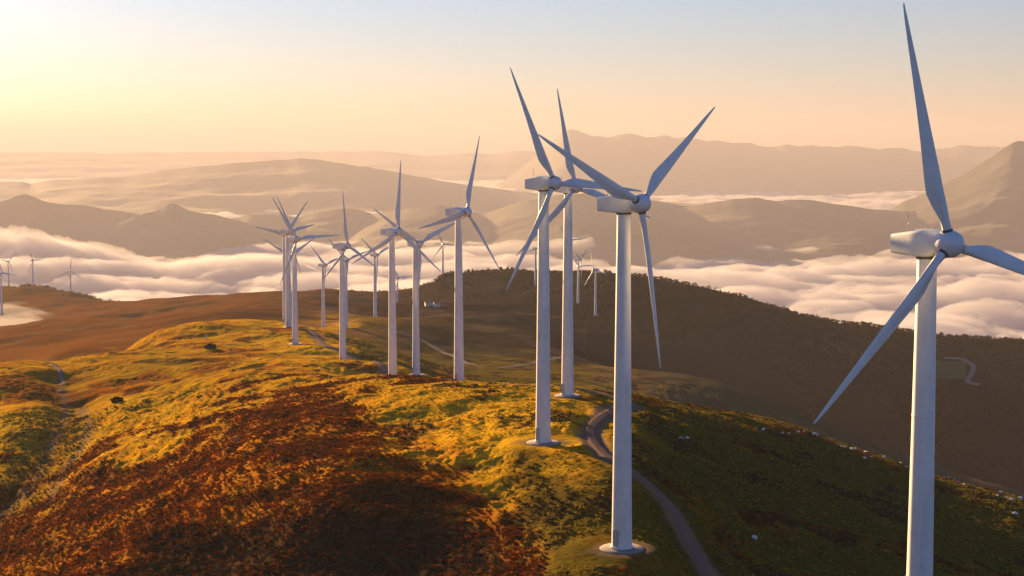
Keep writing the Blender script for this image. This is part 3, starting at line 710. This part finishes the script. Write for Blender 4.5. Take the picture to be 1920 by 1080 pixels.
def cloud_sea():
    us = np.r_[np.linspace(-2600, -200, 160, endpoint=False), np.linspace(-200, 2120, 900), np.linspace(2120, 4200, 140)[1:]]; U = (us-960)/F
    D = np.r_[np.geomspace(2600, 18000, 620, endpoint=False), np.geomspace(18000, 62000, 140)]
    Y, UU = np.meshgrid(D, U, indexing='ij'); X = UU*Y
    far = sstep(14000, 30000, Y)
    wx = 130*fbm(X/620, Y/620, 9.0, 3); wy = 130*fbm(X/620+5, Y/620, 4.0, 3)
    A = billow((X+wx)/980, (Y+wy)/740, 1.0, 6, .53)+.25*noise(X/400, Y/400, 6.0)
    B = fbm(X/2300, Y/3000, 3.0, 3)
    Z = -624-118*A*(1-.6*far)+34*B*(1-.5*far)
    # cloud piles up against the left hills
    pxx = UU*F+960
    Z = Z+(185-90*A)*np.exp(-((pxx-20)/200)**2-((Y-9300)/800)**2)
    V = np.stack([X, Y, Z], -1).reshape(-1, 3)
    V, FF = slab(V, *X.shape, -840.0)
    o = link('cloud_sea', mesh_np('cloud_sea', V, FF, M_CL)); label(o, 'sea of low cloud filling the valleys, orange tops and violet hollows', kind='stuff')
def fog_patch(u0, u1, d0, d1, zf, lab):
    us = np.linspace(u0, u1, 160); U = (us-960)/F; D = np.linspace(d0, d1, 120)
    Y, UU = np.meshgrid(D, U, indexing='ij'); X = UU*Y
    Z = zf(UU*F+960, Y)-17*billow(X/150, Y/190, 2.0, 4)
    ed = np.minimum(sstep(d0, d0+80, Y), 1-sstep(d1-80, d1, Y))*sstep(u0, u0+350, UU*F+960); Z = Z-60*(1-ed)
    V = np.stack([X, Y, Z], -1).reshape(-1, 3)
    V, FF = slab(V, *X.shape, -420.0)
    o = link('fog_bank', mesh_np('fog_bank', V, FF, M_FOG)); label(o, lab, kind='stuff')
cloud_sea()
fog_patch(-700, 190, 1350, 2250, lambda u, Y: np.interp(Y, [1350,1500,1790,2100,2250], [-163,-170,-187,-207,-215])-26*sstep(40, 175, u), 'pale tongue of fog lying in the hollow at the left edge')
fog_patch(-700, 75, 720, 1330, lambda u, Y: np.interp(Y, [720,1000,1330], [-112,-130,-156])-30*sstep(-40, 70, u), 'thin fog spilling over the slope at the lower left edge')

# ------------------------------------------------------------------ haze
def haze():
    x0, x1, y0, y1, z0, z1 = -50000, 50000, -1500, 63000, -860, 560
    b = MB(); b.box(((x0+x1)/2, (y0+y1)/2, (z0+z1)/2), (x1-x0, y1-y0, z1-z0))
    m = bpy.data.materials.new('haze'); m.use_nodes = True; N = m.node_tree.nodes; L = m.node_tree.links
    N.remove(N['Principled BSDF']); v = N.new('ShaderNodeVolumePrincipled')
    v.inputs['Color'].default_value = HAZE_COL; v.inputs['Density'].default_value = HAZE_D; v.inputs['Anisotropy'].default_value = HAZE_G
    L.new(v.outputs[0], N['Material Output'].inputs['Volume'])
    o = link('haze', b.mesh('haze', m)); label(o, 'warm haze in the valleys', kind='stuff')
HAZE_COL = (.335,.345,.43,1); HAZE_D = 5.2e-5; HAZE_G = .2
haze()

# ------------------------------------------------------------------ light
AZ = math.radians(30); EL = math.radians(7.8)     # sun: 50 degrees left of the view, low
sd = Vector((-math.sin(AZ)*math.cos(EL), math.cos(AZ)*math.cos(EL), math.sin(EL)))
sun = bpy.data.objects.new('sun', bpy.data.lights.new('sun', 'SUN')); C.objects.link(sun)
sun.data.energy = 5.0; sun.data.color = (1, .60, .24); sun.data.angle = math.radians(.6)
sun.rotation_euler = sd.to_track_quat('Z', 'Y').to_euler(); sun.location = (0, 0, 400)
w = bpy.data.worlds.new('World'); S.world = w; w.use_nodes = True
N = w.node_tree.nodes; L = w.node_tree.links
sk = N.new('ShaderNodeTexSky'); sk.sky_type = 'NISHITA'; sk.sun_disc = False
sk.sun_elevation = EL; sk.sun_rotation = -AZ; sk.altitude = 900; sk.air_density = 1.0; sk.dust_density = .35; sk.ozone_density = 3.0
bg = N['Background']; tn = N.new('ShaderNodeMix'); tn.data_type = 'RGBA'; tn.blend_type = 'MULTIPLY'; tn.inputs[0].default_value = 1

wc = N.new('ShaderNodeTexCoord'); wz = N.new('ShaderNodeSeparateXYZ'); L.new(wc.outputs['Generated'], wz.inputs[0])
wr = N.new('ShaderNodeValToRGB'); L.new(wz.outputs[2], wr.inputs[0])     # tint by height above the horizon: dust low down, blue overhead
for k, (p, c) in enumerate(((0, (.47,.41,.50,1)), (.04, (.49,.46,.53,1)), (.10, (.50,.51,.60,1)), (.5, (.47,.62,.93,1)))):
    e = wr.color_ramp.elements[k] if k < 2 else wr.color_ramp.elements.new(p); e.position = p; e.color = c
L.new(wr.outputs[0], tn.inputs[7]); L.new(sk.outputs[0], tn.inputs[6]); L.new(tn.outputs[2], bg.inputs['Color']); bg.inputs['Strength'].default_value = .047

S.view_settings.view_transform = 'Standard'; S.view_settings.look = 'None'; S.view_settings.exposure = 2.5; S.view_settings.gamma = 1
S.render.engine = 'CYCLES'
cy = S.cycles; cy.max_bounces = 7; cy.diffuse_bounces = 2; cy.glossy_bounces = 2; cy.volume_bounces = 5; cy.transparent_max_bounces = 24; cy.transmission_bounces = 3
cy.use_denoising = True; cy.caustics_reflective = False; cy.caustics_refractive = False
